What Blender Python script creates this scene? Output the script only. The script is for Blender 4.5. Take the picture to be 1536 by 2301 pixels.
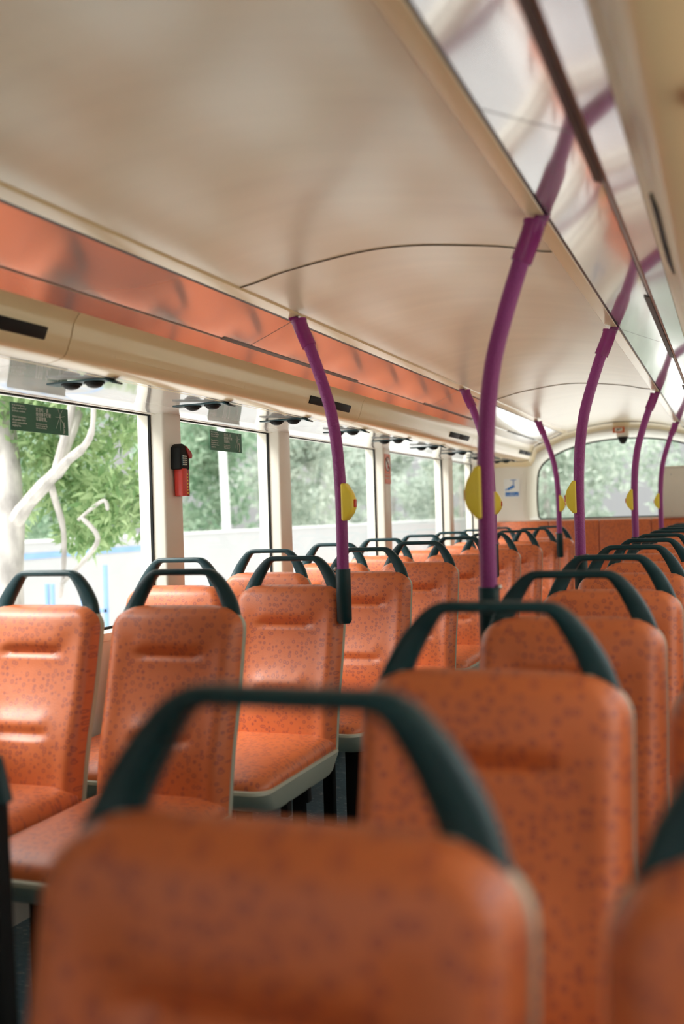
import bpy, bmesh, math, random
import numpy as np
from mathutils import Vector, Matrix
for o in list(bpy.data.objects): bpy.data.objects.remove(o)
SC = bpy.context.scene
COL = SC.collection
ZF = 1.2            # eye height over the deck floor; z below is measured from the eye
XC = -0.855         # centre line of the bus
# ------------------------------------------------------------------ camera
cam_d = bpy.data.cameras.new('camera'); cam = bpy.data.objects.new('camera', cam_d); COL.objects.link(cam)
cam_d.sensor_fit = 'VERTICAL'; cam_d.sensor_height = 36; cam_d.sensor_width = 24
cam_d.lens = 2346.66/2301*36
cam_d.clip_start = .02; cam_d.clip_end = 500
yaw, pit, rol = 0.358, 0.0037, -0.0292
r_ = Vector((math.cos(yaw), math.sin(yaw), 0)); f_ = Vector((-math.sin(yaw)*math.cos(pit), math.cos(yaw)*math.cos(pit), math.sin(pit)))
u_ = r_.cross(f_)
r2 = r_*math.cos(rol)+u_*math.sin(rol); u2 = -r_*math.sin(rol)+u_*math.cos(rol)
m4 = Matrix((r2, u2, -f_)).transposed().to_4x4(); m4.translation = Vector((0, 0, ZF))
cam.matrix_world = m4
cam_d.dof.use_dof = True; cam_d.dof.focus_distance = 4.1; cam_d.dof.aperture_fstop = 2.2; cam_d.dof.aperture_blades = 0
SC.camera = cam
# ------------------------------------------------------------------ sky: bright overcast, brightest overhead
W = bpy.data.worlds.new('world'); SC.world = W; W.use_nodes = True
nt = W.node_tree; nt.nodes.clear()
out = nt.nodes.new('ShaderNodeOutputWorld'); bg = nt.nodes.new('ShaderNodeBackground')
tc = nt.nodes.new('ShaderNodeTexCoord'); sp = nt.nodes.new('ShaderNodeSeparateXYZ'); rp = nt.nodes.new('ShaderNodeValToRGB')
nt.links.new(tc.outputs['Generated'], sp.inputs[0]); nt.links.new(sp.outputs['Z'], rp.inputs[0]); nt.links.new(rp.outputs[0], bg.inputs[0]); nt.links.new(bg.outputs[0], out.inputs[0])
el = rp.color_ramp.elements
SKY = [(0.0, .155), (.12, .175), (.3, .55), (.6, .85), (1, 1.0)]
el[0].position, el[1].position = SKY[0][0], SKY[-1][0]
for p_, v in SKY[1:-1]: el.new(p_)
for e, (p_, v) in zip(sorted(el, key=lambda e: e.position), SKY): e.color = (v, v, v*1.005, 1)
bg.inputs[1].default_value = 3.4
# soft sun behind thin cloud, over the front left of the bus
sd = bpy.data.lights.new('sun', 'SUN'); sun = bpy.data.objects.new('sun', sd); COL.objects.link(sun)
sd.energy = 4.5; sd.angle = math.radians(25); sd.color = (1, .97, .92)
sun.rotation_euler = Vector((.75, .55, -.9)).to_track_quat('-Z', 'Y').to_euler()
sun.location = (0, 0, 30)
SC.view_settings.view_transform = 'Standard'; SC.view_settings.look = 'None'; SC.view_settings.gamma = 1
SC.view_settings.use_curve_mapping = False
SC.view_settings.exposure = 0.22
try:
    SC.cycles.max_bounces = 14; SC.cycles.diffuse_bounces = 8; SC.cycles.transparent_max_bounces = 16; SC.cycles.sample_clamp_indirect = 6
except Exception: pass

# ------------------------------------------------------------------ materials
def mat(name, col, rough=.5, metal=0, spec=.5, fn=None, coat=0):
    m = bpy.data.materials.new(name); m.use_nodes = True
    b = m.node_tree.nodes['Principled BSDF']
    b.inputs['Base Color'].default_value = (*col, 1); b.inputs['Roughness'].default_value = rough
    b.inputs['Metallic'].default_value = metal; b.inputs['Specular IOR Level'].default_value = spec
    b.inputs['Coat Weight'].default_value = coat; b.inputs['Coat Roughness'].default_value = .38 if coat < .5 else .06
    if fn: fn(m.node_tree, b)
    return m
def N(t, k, **kw):
    n = t.nodes.new(k)
    for a, v in kw.items(): setattr(n, a, v)
    return n
def tint_noise(scale, amt, col, stretch=(1, 1, 1), bump=0, bscale=200):
    def fn(t, b):
        tc = N(t, 'ShaderNodeTexCoord'); mp = N(t, 'ShaderNodeMapping'); mp.inputs['Scale'].default_value = stretch
        no = N(t, 'ShaderNodeTexNoise'); no.inputs['Scale'].default_value = scale; no.inputs['Detail'].default_value = 4
        t.links.new(tc.outputs['Object'], mp.inputs[0]); t.links.new(mp.outputs[0], no.inputs['Vector'])
        r = N(t, 'ShaderNodeValToRGB'); e = r.color_ramp.elements
        e[0].position = .3; e[1].position = .7
        e[0].color = (*[c*(1-amt) for c in col], 1); e[1].color = (*[min(1, c*(1+amt)) for c in col], 1)
        t.links.new(no.outputs['Fac'], r.inputs[0]); t.links.new(r.outputs[0], b.inputs['Base Color'])
        if bump:
            n2 = N(t, 'ShaderNodeTexNoise'); n2.inputs['Scale'].default_value = bscale; t.links.new(mp.outputs[0], n2.inputs['Vector'])
            bp = N(t, 'ShaderNodeBump'); bp.inputs['Strength'].default_value = bump; bp.inputs['Distance'].default_value = .001
            t.links.new(n2.outputs['Fac'], bp.inputs['Height']); t.links.new(bp.outputs[0], b.inputs['Normal'])
    return fn
def upholstery_fn(t, b, flat=(1, 0, 1)):
    tc = N(t, 'ShaderNodeTexCoord')
    # small purple-brown rings and dots printed on orange leatherette
    mp = N(t, 'ShaderNodeMapping'); mp.inputs['Scale'].default_value = flat
    t.links.new(tc.outputs['Object'], mp.inputs[0])
    v = N(t, 'ShaderNodeTexVoronoi'); v.inputs['Scale'].default_value = 66; v.inputs['Randomness'].default_value = .7
    t.links.new(mp.outputs[0], v.inputs['Vector'])
    r = N(t, 'ShaderNodeValToRGB'); e = r.color_ramp.elements
    e[0].position = .0; e[0].color = (.8, .8, .8, 1); e[1].position = .60; e[1].color = (0, 0, 0, 1)
    for p, c in ((.09, .7), (.15, .25), (.22, .3), (.28, 1), (.36, .9), (.44, .1)):
        x = e.new(p); x.color = (c, c, c, 1)
    t.links.new(v.outputs['Distance'], r.inputs[0])
    no = N(t, 'ShaderNodeTexNoise'); no.inputs['Scale'].default_value = 14; no.inputs['Detail'].default_value = 3
    t.links.new(mp.outputs[0], no.inputs['Vector'])
    ml = N(t, 'ShaderNodeMath', operation='MULTIPLY'); t.links.new(r.outputs[0], ml.inputs[0])
    r2 = N(t, 'ShaderNodeValToRGB'); r2.color_ramp.elements[0].position = .3; r2.color_ramp.elements[0].color = (.6, .6, .6, 1); r2.color_ramp.elements[1].position = .65
    t.links.new(no.outputs['Fac'], r2.inputs[0]); t.links.new(r2.outputs[0], ml.inputs[1])
    sc = N(t, 'ShaderNodeMath', operation='MULTIPLY'); sc.inputs[1].default_value = .7; t.links.new(ml.outputs[0], sc.inputs[0])
    mx = N(t, 'ShaderNodeMix', data_type='RGBA'); mx.inputs[6].default_value = (.66, .165, .05, 1); mx.inputs[7].default_value = (.25, .045, .05, 1)
    t.links.new(sc.outputs[0], mx.inputs[0]); t.links.new(mx.outputs[2], b.inputs['Base Color'])
    n2 = N(t, 'ShaderNodeTexNoise'); n2.inputs['Scale'].default_value = 350; t.links.new(tc.outputs['Object'], n2.inputs['Vector'])
    n3 = N(t, 'ShaderNodeTexNoise'); n3.inputs['Scale'].default_value = 18; t.links.new(tc.outputs['Object'], n3.inputs['Vector'])
    ad = N(t, 'ShaderNodeMath', operation='MULTIPLY_ADD'); ad.inputs[1].default_value = 2.0
    t.links.new(n3.outputs['Fac'], ad.inputs[0]); t.links.new(n2.outputs['Fac'], ad.inputs[2])
    bp = N(t, 'ShaderNodeBump'); bp.inputs['Strength'].default_value = .35; bp.inputs['Distance'].default_value = .0015
    t.links.new(ad.outputs[0], bp.inputs['Height']); t.links.new(bp.outputs[0], b.inputs['Normal'])
M = {}
M['uph'] = mat('orange_leatherette', (.6, .15, .06), .42, spec=.55, fn=upholstery_fn, coat=.22)
M['uph_pan'] = mat('orange_leatherette_seat', (.6, .15, .06), .42, spec=.55, fn=lambda t, b: upholstery_fn(t, b, (1, 1, 0)), coat=.22)
M['plastic'] = mat('dark_teal_plastic', (.002, .034, .043), .36, spec=.4, fn=tint_noise(8, .2, (.002, .034, .043), bump=.3, bscale=600))
M['black'] = mat('black_rubber', (.009, .010, .010), .6, spec=.2, fn=tint_noise(20, .2, (.009, .010, .010)))
M['shell'] = mat('grey_green_moulding', (.46, .50, .41), .38, fn=tint_noise(3, .05, (.46, .50, .41)))
M['ceil'] = mat('beige_ceiling_laminate', (.71, .655, .49), .28, spec=.6, fn=tint_noise(3, .045, (.715, .66, .495), stretch=(.4, 3, 1)))
M['duct'] = mat('cream_duct_moulding', (.74, .62, .38), .22, spec=.5, coat=.0, fn=tint_noise(2, .04, (.74, .62, .38)))
M['cove'] = mat('duct_painted_glare', (.74, .73, .69), .2, spec=.6, coat=1.0, fn=tint_noise(2, .02, (.74, .73, .69)))  # duct underside, whitened so the colour holds the reflected window light
M['wall'] = mat('beige_wall_moulding', (.74, .70, .62), .3, spec=.4, fn=tint_noise(2, .04, (.74, .70, .62)))
M['cream'] = mat('pale_cream_moulding', (.76, .73, .64), .35, spec=.5, fn=tint_noise(2, .03, (.76, .73, .64)))
M['mirror'] = mat('specular_light_cover', (.66, .62, .65), .13, metal=.68, spec=.7, coat=.5, fn=tint_noise(2, .03, (.66, .62, .65)))
M['cover'] = mat('satin_light_cover', (.72, .69, .70), .13, metal=.66, spec=.7, coat=.5, fn=tint_noise(2, .03, (.72, .69, .70)))
M['silver'] = mat('brushed_aluminium', (.55, .56, .55), .28, metal=.9, fn=tint_noise(30, .08, (.55, .56, .55), stretch=(8, .3, 8)))
M['dark_metal'] = mat('dark_groove', (.03, .028, .026), .4, metal=.3, fn=tint_noise(30, .1, (.03, .028, .026)))
def pole_fn(t, b):
    tc = N(t, 'ShaderNodeTexCoord'); v = N(t, 'ShaderNodeTexVoronoi'); v.inputs['Scale'].default_value = 190
    t.links.new(tc.outputs['Object'], v.inputs['Vector'])
    bp = N(t, 'ShaderNodeBump', invert=True); bp.inputs['Strength'].default_value = .8; bp.inputs['Distance'].default_value = .0015
    t.links.new(v.outputs['Distance'], bp.inputs['Height']); t.links.new(bp.outputs[0], b.inputs['Normal'])
M['purple'] = mat('purple_knurled_plastic', (.27, .035, .21), .4, spec=.4, fn=pole_fn)
M['purple_s'] = mat('purple_smooth_plastic', (.25, .02, .17), .25, fn=tint_noise(9, .08, (.25, .02, .17)))
M['yellow'] = mat('yellow_plastic', (.92, .74, .08), .28, fn=tint_noise(9, .05, (.92, .74, .08)))
M['red'] = mat('red_plastic', (.62, .045, .03), .35, fn=tint_noise(9, .08, (.62, .045, .03)))
M['dred'] = mat('dark_red_plastic', (.30, .015, .012), .4, fn=tint_noise(9, .08, (.30, .015, .012)))
M['green'] = mat('green_sticker', (.008, .10, .05), .45, fn=tint_noise(9, .08, (.008, .10, .05)))
M['orange_s'] = mat('orange_sticker', (.62, .13, .045), .4, fn=tint_noise(9, .06, (.62, .13, .045)))
M['white_s'] = mat('white_sticker', (.72, .73, .71), .45, fn=tint_noise(9, .03, (.72, .73, .71)))
M['text'] = mat('white_print', (.62, .68, .64), .5, fn=tint_noise(9, .03, (.62, .68, .64)))
M['blue_s'] = mat('blue_print', (.01, .14, .45), .4, fn=tint_noise(9, .05, (.01, .14, .45)))
M['seam'] = mat('brown_seam', (.10, .075, .045), .7, fn=tint_noise(9, .05, (.10, .075, .045)))
def floor_fn(t, b):
    tc = N(t, 'ShaderNodeTexCoord'); mp = N(t, 'ShaderNodeMapping'); mp.inputs['Scale'].default_value = (1, 1.6, 1)
    n = N(t, 'ShaderNodeTexNoise'); n.inputs['Scale'].default_value = 26; n.inputs['Detail'].default_value = 6; n.inputs['Distortion'].default_value = 1.6
    t.links.new(tc.outputs['Object'], mp.inputs[0]); t.links.new(mp.outputs[0], n.inputs['Vector'])
    r = N(t, 'ShaderNodeValToRGB'); e = r.color_ramp.elements
    e[0].position = .3; e[0].color = (.06, .135, .18, 1); e[1].position = .62; e[1].color = (.11, .21, .27, 1)
    x = e.new(.66); x.color = (.5, .56, .6, 1); x = e.new(.70); x.color = (.12, .18, .21, 1)
    t.links.new(n.outputs['Fac'], r.inputs[0]); t.links.new(r.outputs[0], b.inputs['Base Color'])
M['floor'] = mat('flecked_blue_vinyl', (.05, .08, .1), .35, fn=floor_fn)
def glass_mat():
    m = bpy.data.materials.new('window_glass'); m.use_nodes = True; t = m.node_tree; t.nodes.clear()
    o = N(t, 'ShaderNodeOutputMaterial'); tr = N(t, 'ShaderNodeBsdfTransparent'); gl = N(t, 'ShaderNodeBsdfGlossy'); mx = N(t, 'ShaderNodeMixShader'); fr = N(t, 'ShaderNodeFresnel')
    tr.inputs[0].default_value = (.97, .98, .97, 1); gl.inputs['Roughness'].default_value = .02; fr.inputs[0].default_value = 1.25
    ge = N(t, 'ShaderNodeNewGeometry'); om = N(t, 'ShaderNodeMath', operation='SUBTRACT'); om.inputs[0].default_value = 1; mu = N(t, 'ShaderNodeMath', operation='MULTIPLY')
    t.links.new(ge.outputs['Backfacing'], om.inputs[1]); t.links.new(om.outputs[0], mu.inputs[0]); t.links.new(fr.outputs[0], mu.inputs[1])
    t.links.new(mu.outputs[0], mx.inputs[0]); t.links.new(tr.outputs[0], mx.inputs[1]); t.links.new(gl.outputs[0], mx.inputs[2]); t.links.new(mx.outputs[0], o.inputs[0])
    return m
M['glass'] = glass_mat()
def leaf_mat(name, c1, c2, tr=.45):
    m = bpy.data.materials.new(name); m.use_nodes = True; t = m.node_tree; t.nodes.clear()
    o = N(t, 'ShaderNodeOutputMaterial'); d = N(t, 'ShaderNodeBsdfDiffuse'); l = N(t, 'ShaderNodeBsdfTranslucent'); mx = N(t, 'ShaderNodeMixShader')
    g = N(t, 'ShaderNodeNewGeometry'); r = N(t, 'ShaderNodeValToRGB'); e = r.color_ramp.elements
    e[0].color = (*c1, 1); e[1].color = (*c2, 1)
    t.links.new(g.outputs['Random Per Island'], r.inputs[0])
    for s in (d, l): t.links.new(r.outputs[0], s.inputs[0])
    mx.inputs[0].default_value = tr
    t.links.new(d.outputs[0], mx.inputs[1]); t.links.new(l.outputs[0], mx.inputs[2]); t.links.new(mx.outputs[0], o.inputs[0])
    return m
M['leaf'] = leaf_mat('hazed_fresh_leaves', (.19, .33, .14), (.55, .68, .38), .55)  # fresh green, with a little haze mixed into the colour
M['leaf_far'] = leaf_mat('haze_pale_leaves', (.34, .42, .35), (.62, .67, .59), .6)  # distance haze painted into the leaf colour
M['leaf_mid'] = leaf_mat('haze_mid_green_leaves', (.21, .35, .23), (.52, .63, .49), .6)  # green paled by painted haze, weaker than on the far trees
M['bark'] = mat('pale_grey_bark', (.42, .39, .37), .8, fn=tint_noise(9, .35, (.42, .39, .37), stretch=(1, 1, .4), bump=.6, bscale=30))
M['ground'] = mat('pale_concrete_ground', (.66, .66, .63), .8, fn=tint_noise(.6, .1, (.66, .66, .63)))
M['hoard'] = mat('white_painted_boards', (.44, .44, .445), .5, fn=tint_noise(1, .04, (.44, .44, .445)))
M['blue_p'] = mat('blue_paint', (.20, .35, .60), .5, fn=tint_noise(2, .06, (.20, .35, .60)))
M['post'] = mat('white_post_paint', (.70, .71, .70), .5, fn=tint_noise(2, .05, (.70, .71, .70)))
M['render'] = mat('cream_render', (.62, .58, .50), .8, fn=tint_noise(2, .1, (.62, .58, .50)))
M['grass'] = mat('pale_verge_grass', (.42, .50, .30), .9, fn=tint_noise(3, .15, (.42, .50, .30)))

# ------------------------------------------------------------------ mesh helpers
class MB:
    def __init__(s): s.v = []; s.f = []
    def add(s, vs, fs):
        n = len(s.v); s.v += [tuple(v) for v in vs]; s.f += [tuple(i+n for i in f) for f in fs]; return s
    def box(s, x0, x1, y0, y1, z0, z1):
        v = [(x, y, z) for z in (z0, z1) for y in (y0, y1) for x in (x0, x1)]
        return s.add(v, [(0, 2, 3, 1), (4, 5, 7, 6), (0, 1, 5, 4), (2, 6, 7, 3), (0, 4, 6, 2), (1, 3, 7, 5)])
    def rings(s, rings, close=True, caps=True):
        n = len(rings[0]); vs = [p for r in rings for p in r]; fs = []
        for a in range(len(rings)-1):
            for i in range(n if close else n-1):
                j = (i+1) % n
                fs.append((a*n+i, a*n+j, (a+1)*n+j, (a+1)*n+i))
        if caps:
            fs.append(tuple(range(n))[::-1]); k = (len(rings)-1)*n; fs.append(tuple(range(k, k+n)))
        return s.add(vs, fs)
    def tube(s, pts, rad, n=14):
        pts = [Vector(p) for p in pts]; rs = rad if isinstance(rad, (list, tuple)) else [rad]*len(pts)
        R = []; up = None
        for i, p in enumerate(pts):
            d = (pts[min(i+1, len(pts)-1)]-pts[max(i-1, 0)]).normalized()
            if up is None: up = d.orthogonal().normalized()
            up = (up-d*up.dot(d)).normalized(); sd = d.cross(up)
            R.append([p+(up*math.cos(t)+sd*math.sin(t))*rs[i] for t in [2*math.pi*k/n for k in range(n)]])
        return s.rings(R)
    def prism(s, outline, axis, a, b):
        def P(u, v, w): return {'x': (w, u, v), 'y': (u, w, v), 'z': (u, v, w)}[axis]
        return s.rings([[P(u, v, a) for u, v in outline], [P(u, v, b) for u, v in outline]])
    def ball(s, c, rx, ry, rz, nu=16, nv=10, zmin=-1, zmax=1):
        R = []
        t0, t1 = math.asin(zmin), math.asin(zmax)
        for i in range(nv+1):
            t = t0+(t1-t0)*i/nv
            R.append([(c[0]+rx*math.cos(t)*math.cos(a)+1e-6, c[1]+ry*math.cos(t)*math.sin(a), c[2]+rz*math.sin(t)) for a in [2*math.pi*k/nu for k in range(nu)]])
        return s.rings(R)
    def mesh(s, name, m, bevel=0, seg=2, smooth=True, ang=35):
        me = bpy.data.meshes.new(name); me.from_pydata(s.v, [], s.f)
        bm = bmesh.new(); bm.from_mesh(me)
        bmesh.ops.recalc_face_normals(bm, faces=bm.faces)
        if bevel:
            ed = [e for e in bm.edges if len(e.link_faces) == 2 and e.calc_face_angle(0) > .5]
            bmesh.ops.bevel(bm, geom=ed, offset=bevel, segments=seg, affect='EDGES', profile=.5, clamp_overlap=True)
        bm.to_mesh(me); bm.free()
        if smooth:
            me.polygons.foreach_set('use_smooth', [True]*len(me.polygons)); me.set_sharp_from_angle(angle=math.radians(ang))
        me.materials.append(m); return me
def link(o, parent=None):
    COL.objects.link(o)
    if parent is not None: o.parent = parent
    return o
def ob(name, mb, m, parent=None, loc=(0, 0, 0), **kw):
    me = mb if isinstance(mb, bpy.types.Mesh) else mb.mesh(name, m, **kw)
    o = bpy.data.objects.new(name, me)
    o.location = Vector(loc) if parent is not None else Vector(loc)+Vector((0, 0, ZF))
    return link(o, parent)
def tag(o, label, cat, group=None, kind=None):
    o['label'] = label; o['category'] = cat
    if group: o['group'] = group
    if kind: o['kind'] = kind
    return o
def thing(name, label, cat, loc=(0, 0, 0), rz=0, group=None):
    o = bpy.data.objects.new(name, None); o.empty_display_size = .05
    o.location = Vector(loc)+Vector((0, 0, ZF)); o.rotation_euler = (0, 0, rz); link(o)
    return tag(o, label, cat, group)
def struct(name, mb, m, **kw):
    o = ob(name, mb, m, **kw); o['kind'] = 'structure'; return o
def dup(root, loc, label, rz=None):
    r = root.copy(); link(r); r.location = Vector(loc)+Vector((0, 0, ZF)); r['label'] = label
    if rz is not None: r.rotation_euler = (0, 0, rz)
    for ch in list(root.children):
        c = ch.copy(); link(c, r)
        for g in ch.children: link(g.copy(), c)
    return r
def smooth_path(pts, n=6):
    P = [Vector(p) for p in pts]; o = []
    for i in range(len(P)-1):
        p0 = P[max(i-1, 0)]; p1 = P[i]; p2 = P[i+1]; p3 = P[min(i+2, len(P)-1)]
        for k in range(n):
            t = k/n
            o.append(.5*((2*p1)+(p2-p0)*t+(2*p0-5*p1+4*p2-p3)*t*t+(-p0+3*p1-3*p2+p3)*t**3))
    o.append(P[-1]); return o
def mir(x): return 2*XC-x

# ------------------------------------------------------------------ shell of the upper deck
YF, YR = -1.15, 9.10     # front wall, rear wall
FL = -1.2
WI, WG, WO = -2.05, -2.11, -2.17   # inner face, glass, outer face of the left side
ZS, ZT = -.381, .416     # window sill and head
struct('floor', MB().box(WO, mir(WO), YF-.1, 10.2, FL-.06, FL), M['floor'], smooth=False)
# arched ceiling between the two light strips
half = [(-1.296, .660), (-1.25, .668), (-1.157, .690), (-1.01, .711), (-.93, .719), (-.855, .722)]
arch = [(x, z) for x, z in half]+[(mir(x), z) for x, z in reversed(half[:-1])]
def arch_solid(y0, y1, th=.03):
    a = smooth_path([(x, 0, z) for x, z in arch], 3); a = [(p.x, p.z) for p in a]
    b = [(x, z+th) for x, z in reversed(a)]
    return MB().prism(a+b, 'y', y0, y1)
SEAMS = [2.69, 6.08]
struct('ceiling', arch_solid(YF, 9.0), M['ceil'])
for i, y in enumerate(SEAMS):
    a = smooth_path([(x, y, z-.0012) for x, z in arch], 4)
    struct('trim_%d' % (i+1), MB().tube(a, .0022, 6), M['seam'])
# roof over everything
rf = MB(); rf.prism([(WO-.02, .50), (-2.1, .68), (-1.7, .79), (XC, .83), (mir(-1.7), .79), (mir(-2.1), .68), (mir(WO)+.02, .50), (mir(WO)+.02, .54), (mir(-2.1), .72), (mir(-1.7), .83), (XC, .87), (-1.7, .83), (-2.1, .72), (WO-.02, .54)], 'y', YF-.1, 10.0)
struct('trim_3', rf, M['cream'], smooth=False)
# duct profile below the light strip, running out to the window head
duct = [(-1.577, .549), (-1.588, .537), (-1.598, .52), (-1.606, .49), (-1.612, .474), (-1.622, .450), (-1.640, .434), (-1.690, .4245), (-1.76, .427), (-1.86, .431), (-1.96, .430), (-2.03, .424), (-2.06, .418), (-2.10, .416)]
def side(pts, left): return pts if left else [(mir(x), z) for x, z in pts]
DS = [YF, .05, 2.313, 4.588, 6.83, 9.0]
k = 0
for left in (True, False):
    sm = [(p.x, p.z) for p in smooth_path([(x, 0, z) for x, z in duct], 3)]
    prof = side(sm+[(-2.13, .416), (-2.13, .60), (-1.575, .62)], left)
    for a, b in zip(DS[:-1], DS[1:]):
        k += 1
        o = thing('ceiling_duct', 'x', 'air duct', (prof[0][0], (a+b)/2, .43), group=None)
        nice = {(True, 2): 'cream curved air duct section above the left windows with the nearest black slot', (True, 3): 'cream curved air duct section with the black slot behind the nearest left purple pole', (True, 4): 'cream curved air duct section on the left with the third black slot', (True, 5): 'farthest cream air duct section on the left, meeting the rear wall', (True, 1): 'front cream air duct section above the left windows beside the windscreen',
                (False, 1): 'front cream air duct section over the right windows beside the windscreen', (False, 2): 'olive-shaded cream air duct at the top right corner beside the wide light strip', (False, 3): 'cream air duct on the right side, second visible section with a black slot', (False, 4): 'cream air duct on the right side, third visible section from the near end', (False, 5): 'farthest cream air duct section on the right, meeting the rear wall'}
        o['label'] = nice[(left, DS.index(a)+1)]; o['group'] = 'air duct sections over the windows'
        lx, ly, lz = prof[0][0], (a+b)/2, .43
        P = [(x-lx, z-lz) for x, z in prof]
        ob('duct_body', MB().prism(P, 'y', a+.0022-ly, b-.0022-ly), M['duct'], o)
        C1 = [(-1.692, .4240), (-1.76, .4262), (-1.86, .4300), (-1.96, .4290), (-2.03, .4230), (-2.06, .4170), (-2.09, .4155)]
        C1 = side(C1+[(x, z+.004) for x, z in reversed(C1)], left)
        ob('underside_skin', MB().prism([(x-lx, z-lz) for x, z in C1], 'y', a+.0022-ly, b-.0022-ly), M['cove'] if left else M['duct'], o)  # added skin; left one has the window reflection painted in as white
        # moulded outlines of two shallow service covers
        for q0, q1 in ((a+.22, a+.62), (a+.66, a+1.05)):
            if q1 > b-.1 or a < 0: continue
            pts = side([(-1.6035, .50), (-1.6135, .474)], left)
            fr = MB()
            for z0, xx in ((.503, -1.6045), (.463, -1.6165)):
                X = side([(xx, z0)], left)[0][0]
                fr.tube([(X-lx, q0-ly, z0-lz), (X-lx, q1-ly, z0-lz)], .0012, 6)
            for q in (q0, q1):
                p = [(side([(x, z)], left)[0][0]-lx, q-ly, z-lz) for x, z in ((-1.6045, .503), (-1.610, .484), (-1.6165, .463))]
                fr.tube(p, .0012, 6)
            ob('service_cover_outline', fr, M['duct'], o)
        # black air slot
        v0, v1 = a-.59, a-.10
        v0, v1 = b-.595+.0, b-.105+.0
        if b == 9.0: v0, v1 = 8.45, 8.95
        if b == 6.83: v0, v1 = 6.22, 6.71
        if b == 4.588: v0, v1 = 3.96, 4.44
        vb = MB()
        for g0, g1 in ((v0, (v0+v1)/2-.006), ((v0+v1)/2+.006, v1)):
            c = [(-1.6055, .4935), (-1.6025, .4935), (-1.611, .4635), (-1.6155, .4635)]
            c = side([(-1.6, .494), (-1.608, .4945), (-1.6195, .4635), (-1.606, .462)], left)
            q = [(-1.5985, .496), (-1.6110, .4655), (-1.628, .4655), (-1.614, .499)]
            q = side(q, left)
            vb.prism([(x-lx, z-lz) for x, z in q], 'y', g0-ly, g1-ly)
        ob('air_slot', vb, M['black'], o, bevel=.003)
# rail band between ceiling and light strip
for left, side_name in ((True, 'left'), (False, 'right')):
    P = side([(-1.296, .6595), (-1.300, .654), (-1.318, .650), (-1.339, .647), (-1.343, .650), (-1.343, .675), (-1.296, .685)], left)
    struct('trim_%d' % (4 if left else 5), MB().prism(P, 'y', YF, 9.0), M['duct'])
    P = side([(-1.341, .648), (-1.349, .646), (-1.349, .68), (-1.341, .68)], left)
    struct('trim_%d' % (6 if left else 7), MB().prism(P, 'y', YF, 9.0), M['dark_metal'])
    # lower rail of the strip
    P = side([(-1.508, .583), (-1.514, .577), (-1.519, .577), (-1.519, .60), (-1.508, .60)], left)
    struct('trim_%d' % (8 if left else 9), MB().prism(P, 'y', YF, 9.0), M['silver'])
    P = side([(-1.5195, .578), (-1.545, .566), (-1.576, .549), (-1.586, .60), (-1.5195, .60)], left)
    struct('trim_%d' % (10 if left else 11), MB().prism(P, 'y', YF, 9.0), M['mirror'])
    # light covers
    J = ([YF, .93, 3.18, 5.43, 7.68, 9.0] if left else [YF, 1.65, 3.9, 6.15, 8.4, 9.0])
    names_ = ['front', 'nearest visible', 'second visible', 'third', 'farthest']
    for i, (a, b) in enumerate(zip(J[:-1], J[1:])):
        lab = {True: ['reflective light strip cover over the left seats, foremost one by the windscreen', 'long mirror-like strip cover on the left showing pink seat reflections', 'mirror-like strip cover on the left between the first and second purple poles', 'whitish strip cover on the left after the second purple pole', 'last strip cover on the left beside the rear wall'],
               False: ['widest bright white strip cover at the top of the picture, nearest on the right', 'bright white strip cover on the right between first and second purple poles', 'bright strip cover on the right beyond the second purple pole', 'small bright strip cover on the right by the third purple pole', 'last strip cover on the right against the rear wall']}[left][i]
        P = [(-1.350, .6455), (-1.38, .6325), (-1.43, .611), (-1.48, .590), (-1.5075, .5795), (-1.5075, .585), (-1.43, .617), (-1.350, .652)]
        P = side(P, left); ox = P[0][0]; oy = (a+b)/2; oz = .58
        o = tag(ob('light_cover', MB().prism([(x-ox, z-oz) for x, z in P], 'y', a+.003-oy, b-.003-oy), M['cover'], loc=(ox, oy, oz)), lab, 'light cover', 'light strip covers')
    # black slots along the lower rail
    for (a, b) in ((-.3, 1.9), (2.99, 4.26), (5.3, 6.4), (7.5, 8.6)):
        P = side([(-1.497, .5835), (-1.512, .5775), (-1.512, .576), (-1.496, .5805)], left)
        if left: P = [(x-.004, z-.0005) for x, z in P]
        ox = P[0][0]
        tag(ob('black_slot_strip', MB().prism([(x-ox, z-.58) for x, z in P], 'y', a-(a+b)/2, b-(a+b)/2), M['dark_metal'], loc=(ox, (a+b)/2, .58)),
            'thin black slot strip along the %s light covers, %s' % ('left' if left else 'right', {-.3: 'nearest the lens', 2.99: 'between the first two purple poles', 5.3: 'beside the third purple pole', 7.5: 'closest to the rear wall'}[a]), 'slot strip', 'black slots by the light covers')

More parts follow.
